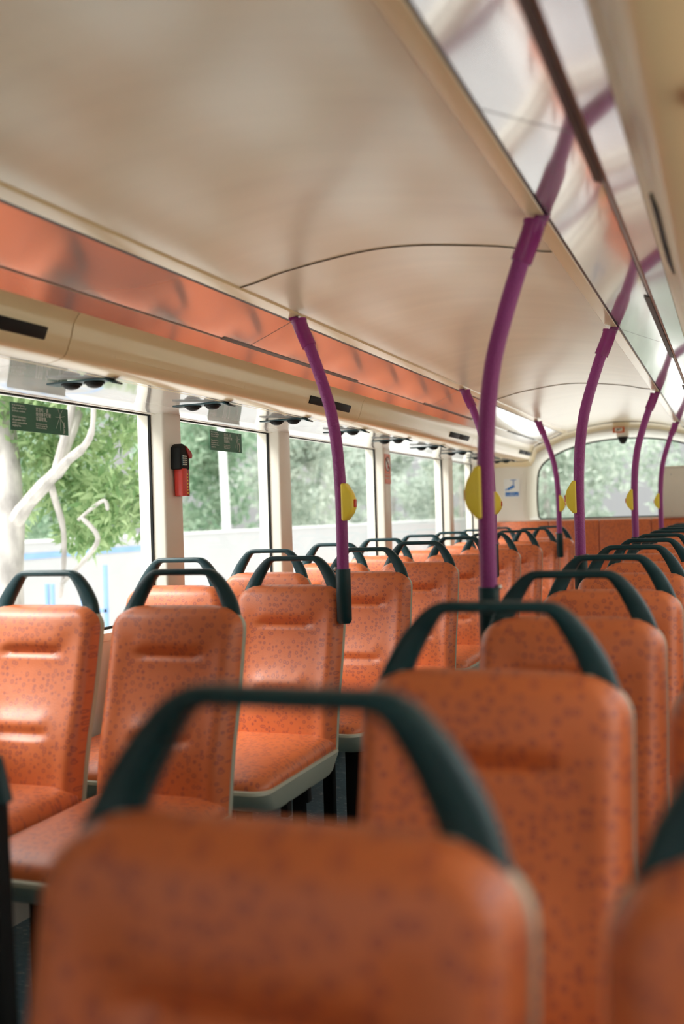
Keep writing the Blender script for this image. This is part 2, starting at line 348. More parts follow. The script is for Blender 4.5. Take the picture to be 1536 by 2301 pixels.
# ------------------------------------------------------------------ side walls, pillars and windows
PIL = [(1.78, 1.92), (3.54, 3.68), (4.64, 4.775), (6.25, 6.39), (7.87, 7.99), (8.86, 8.98)]
PILF = [(YF, YF+.14), (.18, .32)]+PIL
for left, nm in ((True, 'left'), (False, 'right')):
    def X(v): return v if left else mir(v)
    w = MB()
    def bx(x0, x1, *a): w.box(min(X(x0), X(x1)), max(X(x0), X(x1)), *a)
    bx(WO, WI, YF, 9.1, FL, ZS-.03)
    bx(WO, WG-.0, YF, 9.1, ZT, .55)
    struct('wall_%s' % nm, w, M['wall'], smooth=False)
    w = MB(); bx(WO, WI+.012, YF, 9.0, ZS-.03, ZS)
    struct('trim_%d' % (12 if left else 13), w, M['cream'], bevel=.006)
    # slim white head rail with a dark line
    w = MB(); bx(WG-.012, WI-.035, YF, 9.0, ZT-.002, ZT+.006)
    struct('trim_%d' % (14 if left else 15), w, M['cream'], bevel=.002)
    for i, (a, b) in enumerate(PILF):
        if i < (2 if left else 1): continue
        w = MB(); bx(WO, WI, a, b, ZS-.01, ZT+.012)
        ox, oy = X(-2.1), (a+b)/2
        w.v = [(x-ox, y-oy, z-ZS) for x, y, z in w.v]
        t = thing('window_pillar', '', 'window pillar', (ox, oy, ZS), group='pillars between the windows')
        lb = {0: 'windscreen corner', 1: 'foremost', 2: 'second, behind the stairs', 3: 'holding the red emergency hammer', 4: 'plain one behind the hammer pillar', 5: 'with the orange no smoking sign', 6: 'plain one behind the sign pillar', 7: 'slim one next to the rear wall'}
        lr = {0: 'at the windscreen corner', 1: 'foremost one', 2: 'second from the front', 3: 'third from the front', 4: 'fourth from the front', 5: 'fifth from the front', 6: 'sixth from the front', 7: 'next to the rear wall'}
        t['label'] = ('beige window pillar on the left side, %s' % lb[i]) if left else ('beige window pillar on the right side, %s' % lr[i])
        ob('pillar_body', w, M['wall'], t, bevel=.010, seg=3)
        g = MB()
        xa, xb = sorted((X(WG+.004), X(WG-.006)))
        for yy in (a-.006, b):
            g.box(xa-ox, xb-ox, yy-oy, yy+.006-oy, .0, ZT-ZS)
        ob('rubber_gasket', g, M['black'], t)
    # unseen front bays, closed without glass to darken the foreground
    w = MB(); bx(WO, WI-.01, YF, 1.80 if left else .20, ZS-.01, ZT+.012)
    struct('trim_%d' % (20 if left else 21), w, M['wall'], smooth=False)
    for i, ((a0, a), (b, b1)) in enumerate(zip(PILF[:-1], PILF[1:])):
        if i < (2 if left else 1): continue
        w = MB(); xa, xb = sorted((X(WG-.008), X(WG-.003))); w.box(xa, xb, a, b, ZS, ZT)
        n = i+1 if left else i+11
        g = struct('window_%d' % n, w, M['glass'], smooth=False)
        f = MB(); xa, xb = sorted((X(WG+.004), X(WG-.008)))
        f.box(xa, xb, a, b, ZT-.007, ZT); f.box(xa, xb, a, b, ZS, ZS+.008)
        o = ob('window_gasket', f, M['black'], g); o.location = (0, 0, 0)
# front wall and windscreen (behind the lens, opening kept small to dim the front)
w = MB(); w.box(WO, mir(WO), YF-.08, YF, FL, -.14); w.box(WO, mir(WO), YF-.08, YF, .32, .85)
struct('wall_front', w, M['wall'], smooth=False)
struct('window_30', MB().box(WO, mir(WO), YF-.05, YF-.044, -.14, .32), M['glass'], smooth=False)

# ------------------------------------------------------------------ rear wall with arched window
hw_pts = [(-1.60, -.083), (-1.625, -.05), (-1.632, .10), (-1.622, .28), (-1.605, .355), (-1.56, .42), (-1.49, .468), (-1.40, .512), (-1.29, .550), (-1.17, .576), (-1.06, .592), (-.95, .6), (XC, .602)]
def full(pts): return pts+[(mir(x), z) for x, z in reversed(pts[:-1])]
inner = full(hw_pts)
inner = [(p.x, p.z) for p in smooth_path([(x, 0, z) for x, z in inner], 3)]
# outer outline of the rear frame at the end of the ceiling (same number of points)
def outer_pt(x, z, d):
    cx, cz = XC, .2
    return (XC+(x-XC)*(1+d/.78), z+d*max(0, min(1, (z+.0)/.45)))
mid = [outer_pt(x, z, .035) for x, z in inner]
out1 = [outer_pt(x, z, .085) for x, z in inner]
def ring3(pts, y): return [(x, y, z) for x, z in pts]
def loft_open(rings):
    mb = MB(); mb.rings(rings, close=False, caps=False); return mb
lo = loft_open([ring3(inner, 9.36), ring3([outer_pt(x, z, .004) for x, z in inner], 9.30), ring3([outer_pt(x, z, .014) for x, z in inner], 9.20), ring3(mid, 9.12), ring3([outer_pt(x, z, .05) for x, z in inner], 9.095), ring3(out1, 9.088), ring3(out1, 9.12), ring3(inner, 9.40)])
struct('trim_16', lo, M['cream'])
# wall plate around the opening
wm = MB()
outw = []
for x, z in out1:
    dx, dz = x-XC, z-.15
    s = min(1.30/abs(dx) if abs(dx) > 1e-6 else 1e9, (.70)/abs(dz) if dz > 0 and abs(dz) > 1e-6 else 1e9)
    outw.append((XC+dx*s, .15+dz*s) if z > .15 else (XC+math.copysign(1.30, dx), z))
wm.rings([ring3(out1, 9.09), ring3(outw, 9.09), ring3(outw, 9.15), ring3(out1, 9.15)], close=False, caps=False)
wm.box(WO, mir(WO), 9.09, 9.15, FL, -.083)
struct('wall_rear', wm, M['wall'], smooth=False)
gp = MB(); gp.prism(inner, 'y', 9.345, 9.352)
struct('window_31', gp, M['glass'], smooth=False)
gk = MB(); gk.tube([(x, 9.34, z) for x, z in inner]+[(inner[0][0], 9.34, inner[0][1])], .0095, 8)
struct('trim_17', gk, M['black'])
# closing moulding: ceiling end curves down to the rear frame
am = MB()
endp = [(-2.06, .42), (-1.96, .429), (-1.86, .431), (-1.76, .427), (-1.69, .4245), (-1.64, .434), (-1.612, .474), (-1.60, .52), (-1.58, .549), (-1.51, .58), (-1.43, .612), (-1.345, .648), (-1.296, .66), (-1.157, .69), (-1.01, .711), (XC, .722)]
endp = full(endp)
low = []
for x, z in endp:
    t = min(1, max(0, abs(x-XC)/.8)); low.append((XC+(x-XC)*.985, z-.045-.0*t))
am.rings([ring3(endp, 8.985), ring3([(x, z-.004) for x, z in endp], 9.0), ring3([(a[0]*.5+b[0]*.5, a[1]*.5+b[1]*.5) for a, b in zip(endp, low)], 9.06), ring3(low, 9.088)], close=False, caps=False)
struct('trim_18', am, M['duct'])
am2 = MB(); am2.tube([(x, 8.99, z-.001) for x, z in endp], .004, 6)
struct('trim_19', am2, M['seam'])
# beige locker box in front of the right half of the rear window
t = thing('rear_locker', 'beige upright locker box covering the lower right part of the rear window', 'locker', (-.12, 9.055, -.088))
ob('locker_body', MB().box(-.42, .42, -.05, .028, 0, .405), M['wall'], t, bevel=.012)
ob('locker_lid', MB().box(-.425, .425, -.055, .030, .405, .42), M['cream'], t, bevel=.004)
for x, z in ((-.35, .05), (-.35, .35), (.3, .05)): ob('screw', MB().ball((x, -.052, z), .006, .004, .006), M['silver'], t)
# rear bench
t = thing('rear_bench', 'full width orange rear bench under the rear window', 'bench', (XC, 9.05, FL))
xs = [-1.955, -1.49, -1.066, -.642, -.218, .245]
for a, b in zip(xs[:-1], xs[1:]):
    mb = MB(); mb.prism([(-.045, .42), (-.01, 1.085), (.0, 1.105), (.03, 1.105), (.03, .42)], 'x', a+.002-XC, b-.002-XC)
    ob('backrest', mb, M['uph'], t, bevel=.010, seg=3)
    mb = MB(); mb.box(a+.002-XC, b-.002-XC, -.46, -.04, .40, .48)
    ob('seat_cushion', mb, M['uph'], t, bevel=.02, seg=3)
ob('bench_base', MB().box(-1.12, 1.12, -.40, .0, 0, .40), M['black'], t)
# security camera dome over the rear window
t = thing('dome_camera', 'small black dome security camera on the arch over the rear window', 'camera', (-.855, 9.11, .625))
ob('camera_bracket', MB().box(-.05, .05, -.03, .03, -.028, .03), M['cream'], t, bevel=.01)
ob('camera_collar', MB().tube([(0, 0, -.028), (0, 0, -.045)], .046, 24), M['black'], t)
ob('camera_dome', MB().ball((0, 0, -.045), .036, .036, .042, 20, 8, -1, 0), M['black'], t)

# ------------------------------------------------------------------ text helper
def text_mesh(body, size, m, parent, loc, rot, align='LEFT', sx=1, name='lettering', line=1.0):
    cu = bpy.data.curves.new(name, 'FONT'); cu.body = body; cu.size = size; cu.align_x = align; cu.extrude = .0002; cu.space_line = line
    tmp = bpy.data.objects.new('tmp', cu); COL.objects.link(tmp)
    bpy.context.view_layer.update()
    dg = bpy.context.evaluated_depsgraph_get()
    me = bpy.data.meshes.new_from_object(tmp.evaluated_get(dg)); bpy.data.objects.remove(tmp)
    me.materials.clear(); me.materials.append(m)
    if sx != 1:
        for v in me.vertices: v.co.x *= sx
    o = bpy.data.objects.new(name, me); o.location = loc; o.rotation_euler = rot; return link(o, parent)
# text frames: on the left wall letters run along +y and face +x
RW = (math.radians(90), 0, math.radians(90))
RB = (math.radians(90), 0, 0)
# ------------------------------------------------------------------ green emergency stickers on the window glass
def green_sticker(y0, y1, z0, z1, label):
    t = thing('emergency_sticker', label, 'sticker', (WG+.001, y0, z0), group='green emergency exit stickers on the glass')
    w, h = y1-y0, z1-z0
    ob('sticker_panel', MB().box(-.001, .0005, 0, w, 0, h), M['green'], t, smooth=False)
    text_mesh('In an emergency,\nplease use hammer\nto break window.\n\nDalam kecemasan,\nsila gunakan tukul\nuntuk memecahkan\ntingkap bas.', h*.105, M['text'], t, (.0012, w*.03, h*.88), RW, sx=1.0, line=1.0)
    text_mesh('紧急时，请\n使用锤子打破\n车窗玻璃。', h*.17, M['text'], t, (.0012, w*.42, h*.78), RW, sx=.9)
    text_mesh('For emergency use only.\nPenalty for improper use.\nOffenders will be fined.', h*.075, M['text'], t, (.0012, w*.42, h*.30), RW, sx=.9)
    rnd = random.Random(3); c = MB(); cy, cz = w*.85, h*.66
    for k in range(7):
        a = k*2*math.pi/7+.3; p = (.0012, cy, cz); pts = [p]; L = h*(.33 if math.sin(a) > 0 else .5)
        for j in range(4):
            a += rnd.uniform(-.25, .25); p = (.0012, p[1]+math.cos(a)*L*.22, p[2]+math.sin(a)*L*.26); pts.append((p[0], min(w*.99, max(w*.72, p[1])), min(h*.97, max(h*.03, p[2]))))
        c.tube(pts, .0007, 5)
    ob('cracked_glass_emblem', c, M['text'], t)
    text_mesh('Spread', h*.16, M['text'], t, (.0012, w*.93, h*.05), (math.radians(90), math.radians(-90), math.radians(90)), sx=1.0)
green_sticker(2.70, 3.004, .300, .388, 'green emergency sticker on the nearest left window in front of the tree')
green_sticker(4.035, 4.345, .302, .390, 'green emergency sticker on the second left window beside the pale lamp post')

# no smoking sign on the third visible pillar
t = thing('no_smoking_sign', 'orange no smoking sign on the beige pillar between left windows', 'sign', (WI+.001, 6.268, .195))
ob('sign_panel', MB().box(-.001, .0012, 0, .118, 0, .19), M['orange_s'], t, smooth=False)
def disc(mb, c, r, y0, n=28):   # disc facing +x
    return mb.rings([[(x, c[0]+r*math.cos(a), c[1]+r*math.sin(a)) for a in [2*math.pi*k/n for k in range(n)]] for x in (y0, y0+.0006)])
ob('dark_ring', disc(MB(), (.059, .125), .047, .0012), M['black'], t)
ob('white_disc', disc(MB(), (.059, .125), .041, .0016), M['white_s'], t)
pc = MB(); pc.tube([(.0024, .059, .092), (.0024, .063, .118), (.0024, .055, .135)], .004, 6); pc.tube([(.0024, .05, .150), (.0024, .060, .158)], .003, 6)
ob('cigarette_pictogram', pc, M['red'], t)
ob('diagonal_bar', MB().tube([(.0026, .029, .155), (.0026, .089, .095)], .0035, 6), M['black'], t)
text_mesh('No smoking\nNo spitting', .021, M['text'], t, (.0014, .006, .052), RW, sx=.95)
# CCTV sticker on the rear wall
t = thing('camera_sticker', 'white sticker with blue security camera on the rear wall', 'sticker', (-1.875, 9.087, .117))
ob('sticker_panel', MB().box(0, .137, -.001, .0, 0, .165), M['white_s'], t, smooth=False)
pc = MB(); pc.box(.058, .108, -.002, -.001, .150, .156); pc.box(.080, .088, -.002, -.001, .105, .152)
pc.rings([[(x, y, z) for x, z in ((.022, .078), (.075, .108), (.095, .100), (.092, .088), (.035, .062))] for y in (-.002, -.001)])
pc.rings([[(x, y, z) for x, z in ((.010, .074), (.018, .078), (.024, .064), (.014, .060))] for y in (-.002, -.001)])
ob('camera_pictogram', pc, M['blue_s'], t, smooth=False)
ob('blue_band', MB().box(.010, .127, -.002, -.001, .012, .047), M['blue_s'], t, smooth=False)
text_mesh('CCTV\nIN OPERATION', .0145, M['white_s'], t, (.0685, -.0022, .032), RB, 'CENTER')
# small orange sign above the rear window
t = thing('notice_sign', 'small orange notice on the ceiling arch above the rear window', 'sign', (-.93, 9.05, .632))
t.rotation_euler = (math.radians(-35), 0, 0)
ob('sign_panel', MB().box(0, .095, -.003, .0, 0, .058), M['orange_s'], t, smooth=False)
ob('white_field', MB().box(.017, .078, -.0045, -.003, .010, .048), M['white_s'], t, smooth=False)
ob('pictogram', MB().tube([(.030, -.005, .016), (.065, -.005, .042)], .003, 6).tube([(.03, -.005, .036), (.045, -.005, .036)], .003, 6), M['black'], t)

# ------------------------------------------------------------------ emergency hammer
t = thing('emergency_hammer', 'red emergency hammer in its black holder on the beige window pillar', 'hammer', (WI, 3.575, .095))
hb = MB(); hb.prism([(.008, .105), (.012, .192), (.035, .207), (.062, .196), (.085, .170), (.085, .105)], 'x', .0, .045)
ob('holder', hb, M['black'], t, bevel=.006)
ob('holder_grip', MB().box(.012, .05, .018, .05, .118, .160), M['plastic'], t, bevel=.003)
for i_ in range(5): ob('grip_rib', MB().box(.049, .053, .02, .05, .122+i_*.008, .126+i_*.008), M['shell'], t)
hh = MB(); hh.prism([(.05, .2), (.095, .175), (.103, .16), (.095, .148), (.075, .148), (.06, .175)], 'x', .01, .05)
ob('hammer_head', hh, M['dred'], t, bevel=.004)
ob('hammer_handle', MB().box(.008, .046, .022, .062, 0, .11), M['red'], t, bevel=.005)
ob('holder_rack', MB().box(.004, .040, .060, .088, 0.0, .152), M['dred'], t, bevel=.003)
for i_ in range(7): ob('rivet', MB().ball((.042, .066, .012+i_*.0125), .004, .004, .004, 8, 6), M['yellow'], t)

# ------------------------------------------------------------------ seats
T_LEAN = .226
def yref(z): # z from the floor; front silhouette plane
    zz = z-1.2
    return .014+(zz+.269)*T_LEAN - .010*math.exp(-((zz+.60)/.12)**2)
HWD = .1905; ZTOP, ZBOT = .976, .425
def half_w(z, top=ZTOP, hw=HWD, r=.066, rb=.02, rx=.092):
    d = z-(top-r)
    w = hw-.004*max(0, (.75-z)/.3)
    if d > 0: w -= rx*(1-max(0, 1-(d/r)**2.2)**(1/2.2))
    d = (ZBOT+rb)-z
    if d > 0: w -= rb-math.sqrt(max(0, rb*rb-d*d))
    return w
def back_cushion():
    nx, nz = 40, 64; T = .036
    zs = []
    for j in range(nz+1):
        t = j/nz; zs.append(ZBOT+(ZTOP-ZBOT)*(.5-.5*math.cos(math.pi*t))*.35+(ZTOP-ZBOT)*t*.65)
    F, B = [], []
    for z in zs:
        hw = max(.06, half_w(z)); rf, rb = [], []
        for i in range(nx+1):
            u = -1+2*i/nx; u = math.sin(u*math.pi/2)*.35+u*.65
            x = u*hw
            ex = hw*(1-abs(u)); ez = min(ZTOP-z, z-ZBOT)
            R = .030
            s = lambda e: math.sqrt(max(0, 1-(1-min(e/R, 1))**2))
            d = T*s(ex)*s(ez)
            # padding forms: head pad, lumbar bulge, two short tuck seams
            d += .010*math.exp(-((z-.92)/.05)**2)*math.exp(-(x/.15)**4)*s(ex)
            d += .011*math.exp(-((z-.60)/.12)**2)*math.exp(-(x/.14)**4)*s(ex)
            for zc, wx in ((.850, .092), (.640, .080)):
                k = 1/(1+math.exp((abs(x)-wx)/.006)); q = z-zc
                d -= .012*k*math.exp(-(q/(.016 if q > 0 else .0035))**2)
                if q > 0: d += .006*k*math.exp(-((q-.03)/.025)**2)
                else: d += .0015*k*math.exp(q/.05)
            # raised side bolsters below the head pad, dished centre
            lo_ = 1/(1+math.exp((z-.885)/.02))
            d += .007*lo_*math.exp(-((abs(x)-.155)/.022)**2)*s(ez)*s(ex)
            d -= .007*lo_*math.exp(-(x/.11)**4)*(1-math.exp(-((z-.60)/.09)**2))*s(ez)
            y = yref(z)
            rf.append((x, y-max(d, .0), z)); rb.append((x, y+.004, z))
        F.append(rf); B.append(rb)
    mb = MB(); rings = []
    for rf, rb in zip(F, B): rings.append(rf+rb[::-1])
    mb.rings(rings); return mb
def back_shell():
    rings = []
    for y_off, grow in ((.002, -.006), (.005, .0012), (.022, .0012), (.034, -.012)):
        zs = [ZBOT-.005+(ZTOP-.004-ZBOT+.005)*math.sin(math.pi/2*i/34) for i in range(35)]
        pts = [(max(.04, half_w(z)+grow), z) for z in zs]
        ring = []
        for sg, seq in ((1, pts), (-1, pts[::-1])):
            for x, z in seq:
                tp = 1-.6*max(0, min(1, (z-.93)/.045))
                ring.append((sg*x, yref(z)+y_off*tp, z+min(0, grow)*.5*(z > .95)))
        rings.append(ring)
    return MB().rings(rings)
def handle_mesh():
    P = [(0, 1.0625, .0175), (.04, 1.0625, .0175), (.072, 1.062, .018), (.086, 1.057, .022), (.101, 1.043, .029), (.122, 1.014, .037), (.140, .981, .042), (.155, .943, .044), (.165, .905, .042), (.171, .87, .036), (.174, .84, .026)]
    full_ = [(-x, z, w) for x, z, w in reversed(P[1:])]+P
    pts = smooth_path([(x, 0, z) for x, z, w in full_], 3)
    ws = []
    for i in range(len(full_)-1):
        for k in range(3): ws.append(full_[i][2]*(1-k/3)+full_[i+1][2]*k/3)
    ws.append(full_[-1][2])
    R = []
    for i, p in enumerate(pts):
        d = (pts[min(i+1, len(pts)-1)]-pts[max(0, i-1)]).normalized(); n = Vector((-d.z, 0, d.x))
        yc = yref(min(p.z, ZTOP))+.012+.012*max(0, min(1, (p.z-.93)/.1)); hd = .015; hwid = ws[i]/2
        ring = []
        for a in range(12):
            th = 2*math.pi*a/12; c, s = math.cos(th), math.sin(th)
            e = .55
            ring.append(p+n*(hwid*math.copysign(abs(c)**e, c))+Vector((0, yc+hd*math.copysign(abs(s)**e, s), 0)))
        R.append(ring)
    return MB().rings(R)
def pan_outline(hw, y0, y1, rf=.05, rb=.015, n=7):
    o = []
    for cx, cy, r, a0 in ((hw-rb, y1-rb, rb, 0), (-hw+rb, y1-rb, rb, 90), (-hw+rf, y0+rf, rf, 180), (hw-rf, y0+rf, rf, 270)):
        for k in range(n+1):
            a = math.radians(a0+90*k/n); o.append((cx+r*math.cos(a), cy+r*math.sin(a)))
    return o
def pan_cushion():
    R = []
    L = [(.462, -.004), (.472, .002), (.486, .000), (.500, -.010), (.509, -.028), (.514, -.06), (.514, -.12)]
    for z, g in L:
        R.append([(x, y, z-(.0 if y > -.4 else .012*min(1, (-.4-y)/.2))+.0) for x, y in pan_outline(.186+g, -.625-g*.9, -.095+g*.3)])
    # shallow dish
    return MB().rings(R)
def pan_tray():
    R = []
    for z, g, ys in ((.466, .004, 0), (.458, .006, 0), (.452, .003, 0), (.398, -.016, .045), (.380, -.03, .09)):
        R.append([(x, y, z) for x, y in pan_outline(.189+g, -.640-g+ys, -.075)])
    return MB().rings(R)
def make_seat(loc, label):
    t = thing('bus_seat', label, 'seat', loc, group='orange bus seats')
    ob('backrest', back_cushion(), M['uph'], t, ang=60)
    ob('back_shell', back_shell(), M['shell'], t, ang=50)
    ob('grab_handle', handle_mesh(), M['plastic'], t, ang=50)
    ob('seat_cushion', pan_cushion(), M['uph_pan'], t, ang=60)
    ob('seat_tray', pan_tray(), M['shell'], t, ang=40)
    for sx in (-1, 1):
        ob('leg', MB().box(-.14, -.10, -.30+sx*.15, -.26+sx*.15, 0, .385), M['black'], t, bevel=.003)
        for yy in (-.42, -.27): ob('bracket', MB().box(sx*.15-.012, sx*.15+.012, yy, yy+.03, .34, .39), M['black'], t, bevel=.003)
    return t
XL, XR, SW, G, PITCH = -1.1895, -.5155, .3816, .4291, .75
YL0, YR0 = 2.414, .6849
ORD = ['first', 'second', 'third', 'fourth', 'fifth', 'sixth', 'seventh', 'eighth', 'ninth', 'tenth', 'eleventh', 'twelfth']
proto = None
def seat_at(x, y, label):
    global proto
    if proto is None: proto = make_seat((x, y, FL), label)
    else: dup(proto, (x, y, FL), label)
for k in range(11):
    y = YR0+k*PITCH
    a = {0: 'orange spotted seat filling the bottom foreground, nearest the lens', 1: 'orange spotted seat directly behind the nearest foreground seat'}.get(k, 'orange spotted seat right of the aisle, beside it, %s row back' % ORD[k])
    b = {0: 'orange spotted seat cut off at the bottom right corner'}.get(k, 'orange spotted seat right of the aisle, on the window side, %s row back' % ORD[k])
    seat_at(XR+SW/2, y, a); seat_at(XR+SW/2+G, y, b)
# extra seat row just behind the lens, added to block low front light
seat_at(XR+SW/2, -.17, 'added unseen orange seat behind the camera, beside the aisle'); seat_at(XR+SW/2+G, -.17, 'added unseen orange seat behind the camera, on the window side')
for k in range(9):
    y = YL0+k*PITCH
    seat_at(XL-SW/2, y, 'orange spotted seat left of the aisle, beside it, %s row back' % ORD[k])
    seat_at(XL-SW/2-G, y, 'orange spotted seat next to the left windows, %s row back' % ORD[k])
# black equipment box on the aisle edge below the third left row
tag(ob('equipment_box', MB().box(0, .14, 0, .36, 0, .36), M['black'], loc=(-1.335, 3.52, FL), bevel=.008), 'black equipment box on the floor below a left aisle seat', 'box')
# stair guard
t = thing('stair_guard', 'dark stair guard panel cut off at the lower left edge', 'guard panel', (-1.55, 1.3, FL))
ob('guard_panel', MB().prism([(-.48, 0), (.512, 0), (.508, .45), (.500, .78), (.47, .83), (-.48, .83)], 'y', -.018, .018), M['black'], t, bevel=.006)
ob('guard_rail', MB().tube([(-.48, 0, .87), (.44, 0, .87), (.49, 0, .84), (.505, 0, .78)], .013, 12), M['plastic'], t)

# ------------------------------------------------------------------ poles
def make_pole(loc, s, label):
    """s=-1: left block (leans to the left), s=+1: right block"""
    t = thing('grab_pole', label, 'pole', loc, group='bent purple grab poles')
    # offsets away from the foot, mirrored by s
    B = [(0, .87), (0, 1.10), (0, 1.25), (.004, 1.36), (.012, 1.45), (.029, 1.55), (.062, 1.66), (.095, 1.755), (.118, 1.81), (.126, 1.832)]
    P = smooth_path([(s*x, 0, z) for x, z in B], 5)
    ob('pole_tube', MB().tube(P, .0192, 20), M['purple'], t, ang=60)
    T = smooth_path([(s*x, 0, z) for x, z in ((.094, 1.752), (.118, 1.808), (.128, 1.838))], 4)
    sl = MB().tube(T, .0243, 20)
    ob('top_sleeve', sl, M['purple_s'], t, ang=50)
    ob('top_flange', MB().tube([(s*.127, 0, 1.834), (s*.1285, 0, 1.841)], .0262, 20), M['purple_s'], t, ang=50)
    hk = MB().prism([(s*.125, 1.838), (s*.155, 1.836), (s*.163, 1.852), (s*.158, 1.862), (s*.13, 1.850)], 'y', -.012, .012)
    ob('top_hook', hk, M['purple_s'], t, bevel=.003)
    ob('foot_clamp', MB().tube([(0, 0, .855), (0, 0, .865), (0, 0, 1.03)], [.018, .0240, .0240], 18).box(-.012, .012, -.008, .028, .88, 1.02), M['plastic'], t, bevel=.0)
    ob('clamp_bolt', MB().ball((-s*-.024, -.004, 1.03), .007, .007, .007, 10, 6), M['silver'], t)
    bb = MB(); c = s*-1
    hb_ = [(.006, .062), (.020, .062), (.040, .030), (.046, .012), (.046, -.018), (.040, -.034), (.020, -.058), (.006, -.058)]
    z0 = 1.242
    bb.prism([(c*x, z0+z) for x, z in hb_], 'y', -.022, .022)
    o = ob('stop_button_box', bb, M['yellow'], t, bevel=.006, seg=3)
    ob('push_button', MB().box(min(c*.045, c*.051), max(c*.045, c*.051), -.009, .009, z0-.016, z0+.010), M['red'], o, bevel=.003)
    return t
pl = make_pole((-1.175, 3.135, FL), -1, 'bent purple pole nearest on the left, by the second aisle seat')
dup(pl, (-1.175, 5.39, FL), 'bent purple pole on the left, seen just behind the big central pole')
dup(pl, (-1.175, 7.60, FL), 'farthest left bent purple pole, before the rear window edge')
pr = make_pole((-.520, 2.319, FL), 1, 'largest bent purple pole with yellow button box, in the centre right')
dup(pr, (-.524, 3.865, FL), 'second bent purple pole of the right block, before the rear window')
dup(pr, (-.524, 6.161, FL), 'third bent purple pole of the right block, small and far back')
dup(pr, (-.524, 8.45, FL), 'farthest bent purple pole of the right block, beside the beige locker')

# ------------------------------------------------------------------ air nozzle plates above each row
def make_plate(loc, s, label):
    t = thing('air_nozzle_plate', label, 'air nozzle', loc, group='air nozzle plates over the windows')
    P = [(-.115, .0), (.085, .003), (.113, -.009), (.115, -.004), (.090, .0085), (.08, .0095), (-.115, .0065)]
    ob('plate', MB().prism([(s*x, z) for x, z in P], 'y', -.028, .028), M['plastic'], t, bevel=.0015)
    for x in (-.045, .035):
        ob('nozzle', MB().ball((s*x, 0, -.002), .026, .026, .014, 18, 7, -1, .0).tube([(s*x, 0, -.003), (s*x, 0, .001)], .031, 18), M['black'], t)
    return t
pp = None
for left in (True, False):
    for k in range(9 if left else 9):
        y = 2.646+k*.75-(0 if left else 1.5)
        if y > 8.95: continue
        x = -1.796 if left else mir(-1.796)
        lab = 'black twin air nozzle plate over the %s windows, %s from the front' % ('left' if left else 'right', ORD[k])
        if k == 0: pp = make_plate((x, y, .416), 1 if left else -1, lab)
        else: dup(pp, (x, y, .416), lab)

# ------------------------------------------------------------------ outside
GZ = -3.5
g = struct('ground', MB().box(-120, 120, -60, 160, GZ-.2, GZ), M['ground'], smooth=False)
# white hoarding with a blue stripe
t = thing('site_hoarding', 'long white hoarding with a blue stripe outside the nearest left window', 'hoarding', (-11, 16, GZ))
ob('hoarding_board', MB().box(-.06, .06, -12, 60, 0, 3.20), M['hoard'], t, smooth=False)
ob('blue_stripe', MB().box(.06, .075, -12, 3, 2.93, 3.03), M['blue_p'], t, smooth=False)
ob('capping_rail', MB().box(-.09, .09, -12, 60, 3.2, 3.25), M['post'], t, smooth=False)
# blue metal frame
t = thing('blue_frame', 'blue metal barrier frame outside the nearest left window', 'barrier', (-8.1, 11, GZ))
for x in (0, .08, .53, .86): ob('upright', MB().box(x-.02, x+.02, -.02, .02, 0, 2.75 if x != .86 else 2.98), M['blue_p'], t)
for z in (2.42, 1.2): ob('crossbar', MB().box(-.03, .89, -.02, .02, z-.02, z+.02), M['blue_p'], t)
# building added out of view on the right to cut the light there
t = thing('blocker', 'unseen added building close outside the right windows', 'blocker', (4.6, 8, GZ))
ob('blocker_wall', MB().box(0, 6, -14, 16, 0, 4.9), M['render'], t, smooth=False)
ob('roof_parapet', MB().box(-.1, 6.1, -14.1, 16.1, 4.9, 5.05), M['post'], t, smooth=False)
for yy in range(-12, 15, 4): ob('window_pane', MB().box(-.02, .02, yy, yy+1.8, 2.9, 4.3), M['black'], t, smooth=False)
# lamp post
t = thing('lamp_post', 'pale grey lamp post seen through the second left window', 'lamp post', (-11.3, 22.5, GZ))
ob('post', MB().tube([(0, 0, 0), (-.1, 0, 4), (-.25, 0, 9)], [.115, .10, .07], 14), M['post'], t)
ob('lamp_head', MB().box(-.35, .9, -.12, .12, 8.95, 9.1), M['post'], t, bevel=.03)

def leaves(rng, centres, radii, n, ll, lw, droop=.3):
    c = np.asarray(centres, float); r = np.asarray(radii, float)
    w = r.prod(axis=1)**.67 if r.ndim == 2 else r**2
    idx = rng.choice(len(c), n, p=w/w.sum())
    d = rng.normal(size=(n, 3)); d /= np.linalg.norm(d, axis=1)[:, None]
    rad = rng.uniform(.35, 1, n)**(.5)
    rr = r[idx] if r.ndim == 2 else np.repeat(r[idx][:, None], 3, 1)
    P = c[idx]+d*rad[:, None]*rr
    a = rng.normal(size=(n, 3)); a[:, 2] -= droop; a /= np.linalg.norm(a, axis=1)[:, None]
    b = np.cross(a, rng.normal(size=(n, 3))); b /= np.linalg.norm(b, axis=1)[:, None]
    nn = np.cross(a, b)
    s = rng.uniform(.7, 1.3, n)[:, None]
    A, B = a*ll*s, b*lw*s
    V = np.stack([P, P+A*.4+B*.5+nn*lw*.15, P+A-nn*lw*.2, P+A*.4-B*.5+nn*lw*.15], 1).reshape(-1, 3)
    return V
def leaf_mesh(V, m):
    n = len(V)//4; me = bpy.data.meshes.new('leaves'); me.vertices.add(len(V)); me.vertices.foreach_set('co', V.astype(np.float32).ravel())
    me.loops.add(n*4); me.loops.foreach_set('vertex_index', np.arange(n*4, dtype=np.int32))
    me.polygons.add(n); me.polygons.foreach_set('loop_start', np.arange(0, n*4, 4, dtype=np.int32)); me.polygons.foreach_set('loop_total', np.full(n, 4, np.int32))
    me.update(); me.validate(); me.materials.append(m); return me
rng = np.random.default_rng(5)
